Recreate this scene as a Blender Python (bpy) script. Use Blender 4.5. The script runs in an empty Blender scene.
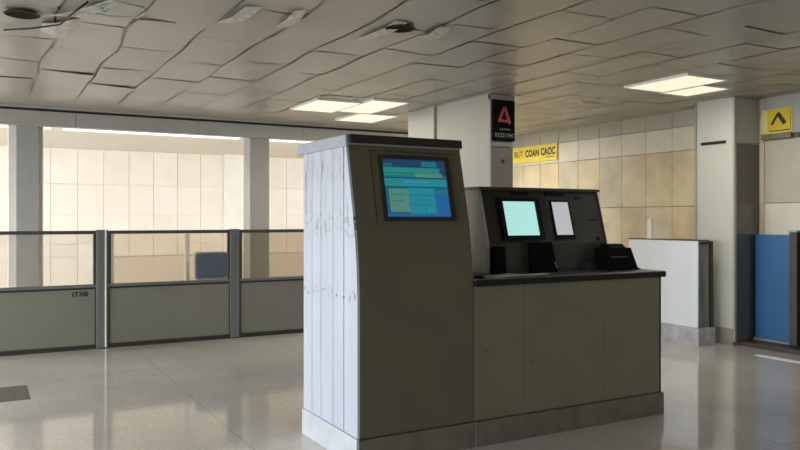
import bpy, bmesh, math, random
from mathutils import Vector, Matrix, noise
random.seed(7)
C = bpy.context.scene.collection
SC = bpy.context.scene

# ------------------------------------------------------------------ helpers
OFF = {}

def mat(name, col, rough=0.6, metal=0.0, var=0.0, vscale=6.0, bump=0.0, bscale=40.0, col2=None, spec=0.5,
        stretch=(1, 1, 1), coat=0.0):
    m = bpy.data.materials.new(name); m.use_nodes = True
    nt = m.node_tree; n = nt.nodes; b = n['Principled BSDF']
    b.inputs['Roughness'].default_value = rough
    b.inputs['Metallic'].default_value = metal
    b.inputs['Specular IOR Level'].default_value = spec
    b.inputs['Coat Weight'].default_value = coat
    tc = n.new('ShaderNodeTexCoord'); mp = n.new('ShaderNodeMapping')
    mp.inputs['Scale'].default_value = stretch
    nt.links.new(tc.outputs['Object'], mp.inputs['Vector'])
    c2 = col2 or tuple(c * (1 - var) for c in col)
    nz = n.new('ShaderNodeTexNoise'); nz.inputs['Scale'].default_value = vscale
    nz.inputs['Detail'].default_value = 5
    nt.links.new(mp.outputs['Vector'], nz.inputs['Vector'])
    rp = n.new('ShaderNodeValToRGB')
    rp.color_ramp.elements[0].position = 0.35; rp.color_ramp.elements[1].position = 0.65
    rp.color_ramp.elements[0].color = (*c2, 1); rp.color_ramp.elements[1].color = (*col, 1)
    nt.links.new(nz.outputs['Fac'], rp.inputs['Fac'])
    nt.links.new(rp.outputs['Color'], b.inputs['Base Color'])
    if bump > 0:
        nb = n.new('ShaderNodeTexNoise'); nb.inputs['Scale'].default_value = bscale
        nb.inputs['Detail'].default_value = 3
        nt.links.new(mp.outputs['Vector'], nb.inputs['Vector'])
        bp = n.new('ShaderNodeBump'); bp.inputs['Strength'].default_value = bump
        bp.inputs['Distance'].default_value = 0.02
        nt.links.new(nb.outputs['Fac'], bp.inputs['Height'])
        nt.links.new(bp.outputs['Normal'], b.inputs['Normal'])
    return m

def emis(name, col, strength):
    m = bpy.data.materials.new(name); m.use_nodes = True
    b = m.node_tree.nodes['Principled BSDF']
    b.inputs['Base Color'].default_value = (0.02, 0.02, 0.02, 1)
    b.inputs['Emission Color'].default_value = (*col, 1)
    b.inputs['Emission Strength'].default_value = strength
    b.inputs['Roughness'].default_value = 0.25
    return m

def box(bm, x0, x1, y0, y1, z0, z1, mi=0):
    vs = [bm.verts.new(p) for p in ((x0, y0, z0), (x1, y0, z0), (x1, y1, z0), (x0, y1, z0),
                                    (x0, y0, z1), (x1, y0, z1), (x1, y1, z1), (x0, y1, z1))]
    fs = []
    for f in ((3, 2, 1, 0), (4, 5, 6, 7), (0, 1, 5, 4), (1, 2, 6, 5), (2, 3, 7, 6), (3, 0, 4, 7)):
        fc = bm.faces.new([vs[i] for i in f]); fc.material_index = mi; fs.append(fc)
    return vs

def hexa(bm, pts, mi=0):
    """eight corners: bottom ring then top ring"""
    vs = [bm.verts.new(p) for p in pts]
    for f in ((3, 2, 1, 0), (4, 5, 6, 7), (0, 1, 5, 4), (1, 2, 6, 5), (2, 3, 7, 6), (3, 0, 4, 7)):
        bm.faces.new([vs[i] for i in f]).material_index = mi
    return vs

def prism_x(bm, prof, x0, x1, mi=0):
    """profile of (y, z) extruded along X"""
    a = [bm.verts.new((x0, y, z)) for y, z in prof]
    b = [bm.verts.new((x1, y, z)) for y, z in prof]
    n = len(prof)
    bm.faces.new(a).material_index = mi
    bm.faces.new(b[::-1]).material_index = mi
    for i in range(n):
        bm.faces.new((a[i], b[i], b[(i + 1) % n], a[(i + 1) % n])).material_index = mi

def tube(bm, pts, r, seg=8):
    rings = []
    for i, p in enumerate(pts):
        p = Vector(p)
        d = (Vector(pts[min(i + 1, len(pts) - 1)]) - Vector(pts[max(i - 1, 0)])).normalized()
        u = d.orthogonal().normalized() if abs(d.z) > 0.9 else d.cross(Vector((0, 0, 1))).normalized()
        v = d.cross(u)
        rings.append([bm.verts.new(p + (u * math.cos(t) + v * math.sin(t)) * r)
                      for t in [2 * math.pi * k / seg for k in range(seg)]])
    for a, b in zip(rings, rings[1:]):
        for k in range(seg):
            bm.faces.new((a[k], a[(k + 1) % seg], b[(k + 1) % seg], b[k]))
    bm.faces.new(rings[0][::-1]); bm.faces.new(rings[-1])

def obj(name, bm, mats, parent=None, bevel=0.0, smooth=False):
    bmesh.ops.recalc_face_normals(bm, faces=bm.faces)
    me = bpy.data.meshes.new(name)
    o = bpy.data.objects.new(name, me)
    off = Vector((0, 0, 0))
    if parent is not None:
        off = OFF.get(parent, Vector((0, 0, 0))); o.parent = parent; OFF[o] = off
    bmesh.ops.translate(bm, verts=bm.verts, vec=-off)
    if bevel > 0:
        bmesh.ops.bevel(bm, geom=list(bm.edges), offset=bevel, segments=2, profile=0.5, affect='EDGES', clamp_overlap=True)
    if smooth:
        for f in bm.faces: f.smooth = True
    bm.to_mesh(me); bm.free()
    for m in (mats if isinstance(mats, (list, tuple)) else [mats]): me.materials.append(m)
    C.objects.link(o)
    return o

def B(name, m, parent, *dims, bevel=0.0):
    bm = bmesh.new(); box(bm, *dims); return obj(name, bm, m, parent, bevel)

def thing(name, label, cat, loc, group=None, kind=None):
    o = bpy.data.objects.new(name, None); C.objects.link(o)
    o.empty_display_size = 0.1; o.location = loc; OFF[o] = Vector(loc)
    tag(o, label, cat, group, kind)
    return o

def tag(o, label, cat, group=None, kind=None):
    o['label'] = label; o['category'] = cat
    if group: o['group'] = group
    if kind: o['kind'] = kind
    return o

def struct(o):
    o['kind'] = 'structure'; return o

def text(name, s, size, mtx, m, parent, depth=0.002, width=None, bold=0.0):
    """lettering as a solid mesh; mtx takes text XY plane into world"""
    cu = bpy.data.curves.new(name, 'FONT'); cu.body = s; cu.size = size
    cu.offset = bold; cu.extrude = depth; cu.align_x = 'CENTER'; cu.align_y = 'CENTER'; cu.space_character = 1.05
    t = bpy.data.objects.new(name + '_tmp', cu); C.objects.link(t)
    dg = bpy.context.evaluated_depsgraph_get()
    me = bpy.data.meshes.new_from_object(t.evaluated_get(dg))
    bpy.data.objects.remove(t)
    bm = bmesh.new(); bm.from_mesh(me)
    if width:
        xs_ = [v.co.x for v in bm.verts]
        bmesh.ops.scale(bm, vec=(width / (max(xs_) - min(xs_)), 1, 1), verts=bm.verts)
    bmesh.ops.transform(bm, matrix=mtx, verts=bm.verts)
    bpy.data.meshes.remove(me)
    return obj(name, bm, m, parent)

def face_minus_y(x, y, z):      # lettering read by someone looking along +Y
    return Matrix(((1, 0, 0, x), (0, 0, -1, y), (0, 1, 0, z), (0, 0, 0, 1)))

def face_minus_x(x, y, z):      # lettering read by someone looking along +X
    return Matrix(((0, 0, -1, x), (-1, 0, 0, y), (0, 1, 0, z), (0, 0, 0, 1)))

# ------------------------------------------------------------------ camera
HEAD = 29.2
cam = bpy.data.cameras.new('camera'); co = bpy.data.objects.new('camera', cam); C.objects.link(co)
cam.sensor_width = 36; cam.lens = 750 / 800 * 36; cam.shift_y = -6 / 800
cam.clip_start = 0.05; cam.clip_end = 200
co.location = (0, 0, 1.5); co.rotation_euler = (math.radians(90), 0, math.radians(-HEAD))
SC.camera = co
SC.view_settings.view_transform = 'Standard'; SC.view_settings.look = 'None'
SC.view_settings.gamma = 1; SC.view_settings.use_curve_mapping = False
SC.view_settings.exposure = 0.0
SC.cycles.use_denoising = True
SC.cycles.max_bounces = 10; SC.cycles.diffuse_bounces = 6; SC.cycles.glossy_bounces = 5
SC.cycles.caustics_reflective = False; SC.cycles.caustics_refractive = False

# ------------------------------------------------------------------ materials
M = {}
M['front'] = mat('olive_laminate', (0.102, 0.093, 0.058), 0.42, var=0.12, vscale=3, bump=0.04, bscale=30)
M['counter_front'] = mat('grey_olive_laminate', (0.155, 0.145, 0.096), 0.45, var=0.12, vscale=3, bump=0.04, bscale=30)
M['plinth'] = mat('worn_plinth', (0.135, 0.128, 0.10), 0.55, var=0.25, vscale=12, bump=0.1)
M['plinth_pale'] = mat('pale_plinth_paint', (0.47, 0.50, 0.54), 0.5, var=0.15, vscale=10, bump=0.1)
M['cap_dark'] = mat('dark_brown_cap', (0.025, 0.023, 0.018), 0.4, var=0.3)
M['cap_pale'] = mat('pale_blue_cap', (0.33, 0.365, 0.425), 0.4, var=0.12)
M['black'] = mat('black_plastic', (0.008, 0.008, 0.009), 0.45, var=0.3, spec=.15)
M['black_matt'] = mat('black_matt', (0.004, 0.004, 0.005), 0.7, var=0.2, spec=.08)
M['housing'] = mat('charcoal_housing', (0.040, 0.038, 0.031), 0.38, var=0.15, vscale=4)
M['housing_dark'] = mat('dark_housing', (0.014, 0.014, 0.012), 0.38, var=0.15, vscale=4)
M['side_grey'] = mat('light_grey_metal', (0.33, 0.33, 0.32), 0.4, var=0.1)
M['granite'] = mat('speckled_black_granite', (0.006, 0.006, 0.006), 0.45, vscale=90, col2=(0.025, 0.025, 0.02), spec=.12)
M['worktop'] = mat('worktop_grey', (0.17, 0.165, 0.14), 0.35, var=0.25, vscale=14)
M['frame'] = mat('dark_green_grey_frame', (0.06, 0.066, 0.062), 0.4, metal=0.2, var=0.15)
M['post'] = mat('brushed_aluminium_post', (0.155, 0.17, 0.17), 0.4, metal=0.2, var=0.15, stretch=(1, 1, .1))
M['panel'] = mat('grey_olive_panel', (0.175, 0.175, 0.142), 0.5, var=0.08, vscale=2)
M['gap'] = mat('dark_gap', (0.02, 0.019, 0.016), 0.7, var=0.2)
M['header'] = mat('header_grey', (0.42, 0.42, 0.40), 0.5, var=0.08, vscale=2)
M['col_clad'] = mat('column_cladding', (0.56, 0.57, 0.51), 0.35, var=0.06, vscale=1.5)
M['col_metal'] = mat('column_dark_metal', (0.13, 0.13, 0.105), 0.16, metal=0.55, var=0.1, stretch=(1, 1, .15))
M['col_grey'] = mat('column_grey_paint', (0.36, 0.36, 0.35), 0.5, var=0.06)
M['pier'] = mat('pier_grey_paint', (0.38, 0.375, 0.33), 0.55, var=0.1, vscale=1.5)
M['pier_dark'] = mat('pier_dark_panel', (0.22, 0.22, 0.19), 0.4, var=0.15, vscale=3)
M['band_grey'] = mat('grey_green_band', (0.36, 0.37, 0.33), 0.5, var=0.06, vscale=2)
M['white_desk'] = mat('white_desk_laminate', (0.80, 0.85, 0.92), 0.4, var=0.05, vscale=2, stretch=(3, 3, .2))
M['marble'] = mat('grey_marble', (0.52, 0.53, 0.57), 0.3, vscale=9, col2=(0.36, 0.36, 0.40))
M['steel'] = mat('worn_steel', (0.35, 0.34, 0.30), 0.3, metal=0.7, var=0.3, stretch=(2, 2, .3))
M['dark_brown'] = mat('dark_brown_metal', (0.05, 0.04, 0.032), 0.4, metal=0.2, var=0.3)
M['blue'] = mat('blue_panel_paint', (0.022, 0.125, 0.32), 0.35, var=0.12, vscale=2)
M['blue_dull'] = mat('dull_blue_fabric', (0.07, 0.17, 0.42), 0.7, var=0.1)
M['white'] = mat('white_paint', (0.80, 0.79, 0.75), 0.5, var=0.05)
M['yellow'] = mat('yellow_sign', (0.78, 0.62, 0.10), 0.45, var=0.08)
M['yellow_pale'] = mat('pale_yellow_sign', (0.72, 0.62, 0.28), 0.45, var=0.08)
M['yellow_deep'] = mat('deep_yellow_sign', (0.66, 0.47, 0.012), 0.45, var=0.1)
M['red'] = mat('red_emblem', (0.50, 0.025, 0.02), 0.45, var=0.15)
M['ink'] = mat('black_ink', (0.018, 0.012, 0.010), 0.6, var=0.2)
M['pale_ink'] = mat('pale_lettering', (0.42, 0.43, 0.44), 0.5, var=0.1)
M['post_white'] = mat('bright_white_enamel', (.90, .90, .88), .35, var=.03)
M['paper'] = mat('white_paper', (0.72, 0.70, 0.62), 0.8, var=0.05)
M['sheet'] = mat('pale_lavender_sheet', (0.62, 0.62, 0.66), 0.6, var=0.03)
M['foil'] = mat('torn_pale_lining', (0.60, 0.58, 0.52), 0.35, var=0.35, vscale=20, bump=0.3)
M['reflection_blue'] = mat('blue_reflection_lining', (0.20, 0.33, 0.42), 0.3, var=0.4, vscale=14)  # bluish reflection put into the lining's colour
M['soffit'] = mat('soffit_cream', (0.80, 0.76, 0.67), 0.6, var=0.04)

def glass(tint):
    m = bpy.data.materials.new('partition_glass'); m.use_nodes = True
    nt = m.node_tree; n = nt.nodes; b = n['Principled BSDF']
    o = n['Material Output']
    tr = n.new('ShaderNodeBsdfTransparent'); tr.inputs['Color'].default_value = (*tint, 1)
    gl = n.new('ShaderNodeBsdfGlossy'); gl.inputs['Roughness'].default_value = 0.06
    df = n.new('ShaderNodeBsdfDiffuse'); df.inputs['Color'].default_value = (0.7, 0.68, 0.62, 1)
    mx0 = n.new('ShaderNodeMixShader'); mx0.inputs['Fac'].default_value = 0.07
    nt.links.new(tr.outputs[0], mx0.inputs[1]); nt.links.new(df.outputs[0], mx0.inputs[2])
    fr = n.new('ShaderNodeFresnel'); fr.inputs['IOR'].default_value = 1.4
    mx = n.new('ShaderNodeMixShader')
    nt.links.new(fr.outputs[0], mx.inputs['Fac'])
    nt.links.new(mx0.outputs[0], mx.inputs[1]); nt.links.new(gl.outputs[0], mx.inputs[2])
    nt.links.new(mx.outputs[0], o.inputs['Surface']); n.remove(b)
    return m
GL = [glass((.93, .91, .88)), glass((.90, .86, .80)), glass((.79, .745, .68))]  # browner panes: shade on the wall behind is put into the tint

def plank_mat():
    """weathered white paint: scuffs in clusters and long hairline marks"""
    m = mat('weathered_white_planks', (0.43, 0.472, 0.55), 0.45, var=0.10, vscale=3, stretch=(1, 2, .25))
    nt = m.node_tree; n = nt.nodes; b = n['Principled BSDF']
    base = b.inputs['Base Color'].links[0].from_socket
    tc = n.new('ShaderNodeTexCoord')
    def layer(src, scale, nsc, lo, hi, col, zmask=None):
        mp = n.new('ShaderNodeMapping'); mp.inputs['Scale'].default_value = scale
        nt.links.new(tc.outputs['Object'], mp.inputs['Vector'])
        nz = n.new('ShaderNodeTexNoise'); nz.inputs['Scale'].default_value = nsc; nz.inputs['Detail'].default_value = 6
        nz.inputs['Roughness'].default_value = 0.65
        nt.links.new(mp.outputs['Vector'], nz.inputs['Vector'])
        r = n.new('ShaderNodeMapRange'); r.inputs['From Min'].default_value = lo; r.inputs['From Max'].default_value = hi
        nt.links.new(nz.outputs['Fac'], r.inputs['Value'])
        fac = r.outputs['Result']
        if zmask:
            sp = n.new('ShaderNodeSeparateXYZ'); nt.links.new(tc.outputs['Object'], sp.inputs[0])
            tot = None
            for zc, w, amp in zmask:
                a = n.new('ShaderNodeMath'); a.operation = 'SUBTRACT'; a.inputs[1].default_value = zc
                nt.links.new(sp.outputs['Z'], a.inputs[0])
                ab = n.new('ShaderNodeMath'); ab.operation = 'ABSOLUTE'; nt.links.new(a.outputs[0], ab.inputs[0])
                rr = n.new('ShaderNodeMapRange'); rr.inputs['From Min'].default_value = w; rr.inputs['From Max'].default_value = 0
                rr.inputs['To Max'].default_value = amp
                nt.links.new(ab.outputs[0], rr.inputs['Value'])
                if tot is None: tot = rr.outputs['Result']
                else:
                    ad = n.new('ShaderNodeMath'); ad.operation = 'ADD'; ad.use_clamp = True
                    nt.links.new(tot, ad.inputs[0]); nt.links.new(rr.outputs['Result'], ad.inputs[1]); tot = ad.outputs[0]
            mu = n.new('ShaderNodeMath'); mu.operation = 'MULTIPLY'
            nt.links.new(fac, mu.inputs[0]); nt.links.new(tot, mu.inputs[1]); fac = mu.outputs[0]
        mx = n.new('ShaderNodeMix'); mx.data_type = 'RGBA'
        nt.links.new(fac, mx.inputs['Factor']); nt.links.new(src, mx.inputs[6]); mx.inputs[7].default_value = (*col, 1)
        return mx.outputs[2]
    c = layer(base, (1, 34, 3.2), 1.0, 0.58, 0.655, (0.05, 0.055, 0.065), [(1.86, 0.40, 1.0), (1.50, 0.16, .8)])
    c = layer(c, (1, 30, 22), 1.0, 0.57, 0.64, (0.09, 0.09, 0.09), [(1.46, 0.12, 1.0), (1.02, 0.06, 1.0), (0.1, 0.1, .8)])
    c = layer(c, (1, 14, 1.1), 1.0, 0.60, 0.74, (0.30, 0.33, 0.38))
    nt.links.new(c, b.inputs['Base Color'])
    return m
M['planks'] = plank_mat()

def island_mat(name, cols, rough, bump=0.05, stain=0.25, vs=3.0, spec=0.4):
    """each tile picks its tone at random, with soft mottling"""
    m = bpy.data.materials.new(name); m.use_nodes = True
    nt = m.node_tree; n = nt.nodes; b = n['Principled BSDF']
    b.inputs['Roughness'].default_value = rough; b.inputs['Specular IOR Level'].default_value = spec
    g = n.new('ShaderNodeNewGeometry'); rp = n.new('ShaderNodeValToRGB')
    rp.color_ramp.interpolation = 'LINEAR'
    el = rp.color_ramp.elements
    while len(el) < len(cols): el.new(0.5)
    for i, c in enumerate(cols):
        el[i].position = i / max(1, len(cols) - 1); el[i].color = (*c, 1)
    nt.links.new(g.outputs['Random Per Island'], rp.inputs['Fac'])
    tc = n.new('ShaderNodeTexCoord'); nz = n.new('ShaderNodeTexNoise')
    nz.inputs['Scale'].default_value = vs; nz.inputs['Detail'].default_value = 6
    nt.links.new(tc.outputs['Object'], nz.inputs['Vector'])
    r = n.new('ShaderNodeMapRange'); r.inputs['From Min'].default_value = 0.35; r.inputs['From Max'].default_value = 0.7
    r.inputs['To Min'].default_value = 1.0; r.inputs['To Max'].default_value = 1 - stain
    nt.links.new(nz.outputs['Fac'], r.inputs['Value'])
    mx = n.new('ShaderNodeMix'); mx.data_type = 'RGBA'; mx.blend_type = 'MULTIPLY'; mx.inputs['Factor'].default_value = 1
    nt.links.new(rp.outputs['Color'], mx.inputs[6]); nt.links.new(r.outputs['Result'], mx.inputs[7])
    nt.links.new(mx.outputs[2], b.inputs['Base Color'])
    if bump:
        bp = n.new('ShaderNodeBump'); bp.inputs['Strength'].default_value = bump; bp.inputs['Distance'].default_value = 0.03
        nt.links.new(nz.outputs['Fac'], bp.inputs['Height']); nt.links.new(bp.outputs['Normal'], b.inputs['Normal'])
    return m
M['stone'] = island_mat('beige_stone_slabs', [(0.70, 0.57, 0.35), (0.62, 0.54, 0.39), (0.72, 0.63, 0.44), (0.58, 0.53, 0.42)], 0.5, stain=0.28)
M['stone_pale'] = island_mat('pale_stone_slabs', [(0.68, 0.65, 0.54), (0.64, 0.60, 0.49), (0.70, 0.67, 0.57)], 0.5, stain=0.1)
M['stone_grey'] = island_mat('grey_stone_slabs', [(0.50, 0.47, 0.38), (0.45, 0.43, 0.36)], 0.5, stain=0.1)
M['tile_far'] = island_mat('cream_tiles', [(0.80, 0.765, 0.70), (0.77, 0.73, 0.665), (0.82, 0.79, 0.735)], 0.45, stain=0.06, bump=0.02)
M['ceil'] = island_mat('ceiling_tiles', [(0.375, 0.355, 0.315), (0.39, 0.37, 0.33), (0.36, 0.34, 0.30), (0.405, 0.385, 0.345)], 0.36, stain=0.14, vs=1.6, bump=0.12, spec=0.55)
M['ceil_void'] = mat('ceiling_void', (0.92, 0.88, 0.80), 0.8, vscale=1.3, col2=(0.40, 0.35, 0.28))

def floor_mat():
    m = bpy.data.materials.new('terrazzo'); m.use_nodes = True
    nt = m.node_tree; n = nt.nodes; b = n['Principled BSDF']
    tc = n.new('ShaderNodeTexCoord')
    v = n.new('ShaderNodeTexVoronoi'); v.inputs['Scale'].default_value = 80
    nt.links.new(tc.outputs['Object'], v.inputs['Vector'])
    rp = n.new('ShaderNodeValToRGB'); e = rp.color_ramp.elements
    e[0].position = 0; e[0].color = (0.49, 0.465, 0.44, 1); e[1].position = 1; e[1].color = (0.63, 0.61, 0.585, 1)
    x = e.new(0.45); x.color = (0.57, 0.545, 0.515, 1)
    nt.links.new(v.outputs['Color'], rp.inputs['Fac'])
    nz = n.new('ShaderNodeTexNoise'); nz.inputs['Scale'].default_value = 0.7; nz.inputs['Detail'].default_value = 6
    nt.links.new(tc.outputs['Object'], nz.inputs['Vector'])
    r = n.new('ShaderNodeMapRange'); r.inputs['From Min'].default_value = .3; r.inputs['From Max'].default_value = .7
    r.inputs['To Min'].default_value = 0.82; r.inputs['To Max'].default_value = 1.1
    nt.links.new(nz.outputs['Fac'], r.inputs['Value'])
    mx = n.new('ShaderNodeMix'); mx.data_type = 'RGBA'; mx.blend_type = 'MULTIPLY'; mx.inputs['Factor'].default_value = 1
    nt.links.new(rp.outputs['Color'], mx.inputs[6]); nt.links.new(r.outputs['Result'], mx.inputs[7])
    # joints between the cast slabs
    br = n.new('ShaderNodeTexBrick'); br.offset = 0.0
    br.inputs['Scale'].default_value = 1.0; br.inputs['Brick Width'].default_value = 1.55; br.inputs['Row Height'].default_value = 1.55
    br.inputs['Mortar Size'].default_value = 0.004; br.inputs['Mortar Smooth'].default_value = 0.3
    nt.links.new(tc.outputs['Object'], br.inputs['Vector'])
    mj = n.new('ShaderNodeMix'); mj.data_type = 'RGBA'
    nt.links.new(br.outputs['Fac'], mj.inputs['Factor']); nt.links.new(mx.outputs[2], mj.inputs[6])
    mj.inputs[7].default_value = (0.40, 0.37, 0.33, 1)
    nt.links.new(mj.outputs[2], b.inputs['Base Color'])
    nr = n.new('ShaderNodeTexNoise'); nr.inputs['Scale'].default_value = 1.2; nr.inputs['Detail'].default_value = 4
    nt.links.new(tc.outputs['Object'], nr.inputs['Vector'])
    rr = n.new('ShaderNodeMapRange'); rr.inputs['To Min'].default_value = 0.035; rr.inputs['To Max'].default_value = 0.11
    nt.links.new(nr.outputs['Fac'], rr.inputs['Value']); nt.links.new(rr.outputs['Result'], b.inputs['Roughness'])
    bp = n.new('ShaderNodeBump'); bp.inputs['Strength'].default_value = 0.02; bp.inputs['Distance'].default_value = 0.05
    n2 = n.new('ShaderNodeTexNoise'); n2.inputs['Scale'].default_value = 3.0
    nt.links.new(tc.outputs['Object'], n2.inputs['Vector']); nt.links.new(n2.outputs['Fac'], bp.inputs['Height'])
    nt.links.new(bp.outputs['Normal'], b.inputs['Normal'])
    b.inputs['Specular IOR Level'].default_value = 1.0
    return m
M['floor'] = floor_mat()
M['floor_dark'] = mat('dark_terrazzo', (0.16, 0.15, 0.14), 0.2, var=0.3, vscale=60)

# ------------------------------------------------------------------ room shell
XL, XR, YB, YH, YF = -7.0, 8.23, -6.0, 10.8, 14.9
H = 2.95
struct(B('floor', M['floor'], None, XL, XR + .3, YB, YF + .3, -0.1, 0))
struct(B('floor_patch', M['floor_dark'], None, -1.2, 0.36, 6.95, 7.55, 0, 0.002))

def ceiling():
    bm = bmesh.new()
    TW, TL, g = 0.5, 1.0, 0.009
    nx = int((XR + .1 - XL) / TW) + 1; ny = int((YH - 1.3 - YB) / TL) + 1
    for i in range(nx):
        for j in range(ny):
            x0 = XL + i * TW; y0 = YB + j * TL - (0.0 if i % 2 else 0.35)
            x1 = min(x0 + TW, XR); y1 = y0 + TL
            if x1 - x0 < .1: continue
            rough_zone = max(0.25, min(1.0, (5.6 - x0) / 2.5)) if x0 > 3 else 1.0
            rnd = random.Random(i * 97 + j)
            cz = [rnd.uniform(-.007, .004) * rough_zone for _ in range(4)]
            if rnd.random() < .14: cz[rnd.randrange(4)] -= 0.014 * rough_zone
            sag = rnd.uniform(.0, .012) * rough_zone
            N = 4; grid = []
            gx = g * rnd.uniform(.4, 1.8); gy = g * rnd.uniform(.4, 1.8)
            for a in range(N + 1):
                row = []
                for b_ in range(N + 1):
                    u, v = a / N, b_ / N
                    z = (cz[0] * (1 - u) * (1 - v) + cz[1] * u * (1 - v) + cz[2] * (1 - u) * v + cz[3] * u * v)
                    z -= sag * math.sin(math.pi * u) * math.sin(math.pi * v)
                    w = noise.noise(Vector((x0 + u * TW, y0 + v * TL, 0)) * 1.1) * .06
                    w2 = noise.noise(Vector((x0 + u * TW, y0 + v * TL, 5)) * 1.1) * .10
                    px = x0 + gx + u * (x1 - x0 - 2 * gx) + w * rough_zone
                    px = min(px, XR - .001)
                    row.append(bm.verts.new((px, y0 + gy + v * (TL - 2 * gy) + w2 * rough_zone, H + z)))
                grid.append(row)
            for a in range(N):
                for b_ in range(N):
                    f = bm.faces.new((grid[a][b_], grid[a][b_ + 1], grid[a + 1][b_ + 1], grid[a + 1][b_])); f.smooth = True
    # plain plastered strip in front of the beam
    N = 40
    y0, y1 = YH - 1.55, YH + .05
    rows = []
    for a in range(N + 1):
        x = XL + (XR - XL) * a / N
        rows.append([bm.verts.new((x, y0 + (y1 - y0) * t, H + .012 + .012 * noise.noise(Vector((x * .9, t * 2, 3))))) for t in (0, .33, .66, 1)])
    for a in range(N):
        for t in range(3):
            f = bm.faces.new((rows[a][t], rows[a][t + 1], rows[a + 1][t + 1], rows[a + 1][t])); f.smooth = True
    o = obj('ceiling', bm, M['ceil'])
    return struct(o)
ceiling()
struct(B('ceiling_slab', M['ceil_void'], None, XL, XR + .3, YB, YH + .1, H + .018, H + .15))

# right wall of stone slabs
def tiled_wall_x(bm, X, ys, zs, g=0.004, mi_fn=lambda y, z: 0):
    for y0, y1 in zip(ys, ys[1:]):
        for z0, z1 in zip(zs, zs[1:]):
            box(bm, X, X + .04, y0 + g, y1 - g, z0 + g, z1 - g, mi_fn(y0, z0))
bm = bmesh.new()
ys = [9.42 + .46 * k for k in range(-34, 13)]
ys = [y for y in ys if YB < y < YF] + [YF]
def mi(y, z):
    if z > 2.7: return 2
    if z > 2.4: return 1
    return 0
tiled_wall_x(bm, XR, [y for y in ys if y > 5.7], [0, .9, 1.67, 2.42, 2.74, H + .05], mi_fn=mi)
def mi2(y, z): return 2 if z > 1.6 else 1
tiled_wall_x(bm, XR, [5.74 - .76 * k for k in range(15, -1, -1)], [0, .9, 1.69, 2.44], mi_fn=mi2)
box(bm, XR + .03, XR + .2, YB, YF, 0, H + .1, 3)
struct(obj('wall_right', bm, [M['stone'], M['stone_pale'], M['stone_grey'], mat('stone_joint', (.30, .26, .19), .8)]))
bm = bmesh.new()
for k in range(9):
    box(bm, XR - .02, XR + .03, 5.74 - .62 * (k + 1) + .003, 5.74 - .62 * k - .003, 2.5, H + .02)
struct(obj('trim_1', bm, M['band_grey']))
struct(B('trim_2', M['dark_brown'], None, XR - .035, XR + .03, 0, 5.3, 2.445, 2.495))

# far bright wall of cream tiles
bm = bmesh.new()
x = XL
while x < XR:
    for z0, z1 in ((0, .8), (.8, 1.04), (1.04, 1.58), (1.58, 2.14), (2.14, 2.79)):
        box(bm, x + .003, min(x + .447, XR), YF, YF + .04, z0 + .003, z1 - .003)
    x += .45
box(bm, XL, XR + .3, YF + .03, YF + .2, 0, 3.2, 1)
struct(obj('wall_far', bm, [M['tile_far'], mat('tile_joint', (.66, .61, .54), .8)]))
struct(B('trim_3', M['white'], None, 4.26, 4.95, YF - .12, YF, 0, 2.79))      # pilaster
struct(B('trim_4', mat('pinkish_low_wall', (.62, .56, .49), .6, var=.05), None, 2.1, 8.2, YF - .5, YF, 0, .80))
# soffit beyond the beam
struct(B('ceiling_soffit', M['soffit'], None, XL, XR, YH + .12, YF + .1, 2.79, 2.9))

# beam over the opening
bm = bmesh.new()
k = 0; x = XL
while x < XR:
    x1 = min(x + 1.62, XR)
    box(bm, x + .003, x1 - .003, YH, YH + .12, 2.715, 2.905)
    x = x1
box(bm, XL, XR, YH + .02, YH + .10, 2.72, H + .1, 1)
box(bm, XL, XR, YH - .03, YH + .02, H - .012, H + .03, 0)
struct(obj('trim_5', bm, [M['header'], M['gap']]))
# wall behind the camera and glazed left side
struct(B('wall_rear', mat('rear_wall_paint', (.30, .29, .26), .7, var=.1), None, XL, XR + .3, YB - .2, YB, 0, H + .1))
bm = bmesh.new()
y = YB
while y <= YF + .01:
    box(bm, XL - .08, XL, y - .05, y + .05, 0.0, H + .1); y += 2.09
box(bm, XL - .12, XL + .02, YB, YF, 0, .12); box(bm, XL - .1, XL, YB, YF, 2.83, H + .1)
struct(obj('window_1', bm, M['frame']))

# ------------------------------------------------------------------ columns
def column(loc, label, parts):
    t = thing('column', label, 'column', loc, kind='structure')
    for nm, m, d in parts: B(nm, m, t, *d, bevel=.004)
    return t
column((1.0, YH + .3, 0), 'grey column behind the glass partition at far left', [('shaft', M['col_grey'], (.40, .667, YH + .10, YH + .42, 0, 2.79)), ('white_edge', M['white'], (.31, .40, YH + .16, YH + .36, 0, 2.79)), ('white_edge', M['white'], (.667, .72, YH + .16, YH + .36, 0, 2.79))])
column((3.45, YH + .3, 0), 'grey column behind the glass partition beside the white weathered kiosk', [('shaft', M['col_grey'], (3.52, 3.82, YH + .10, YH + .42, 0, 2.79))])

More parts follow.
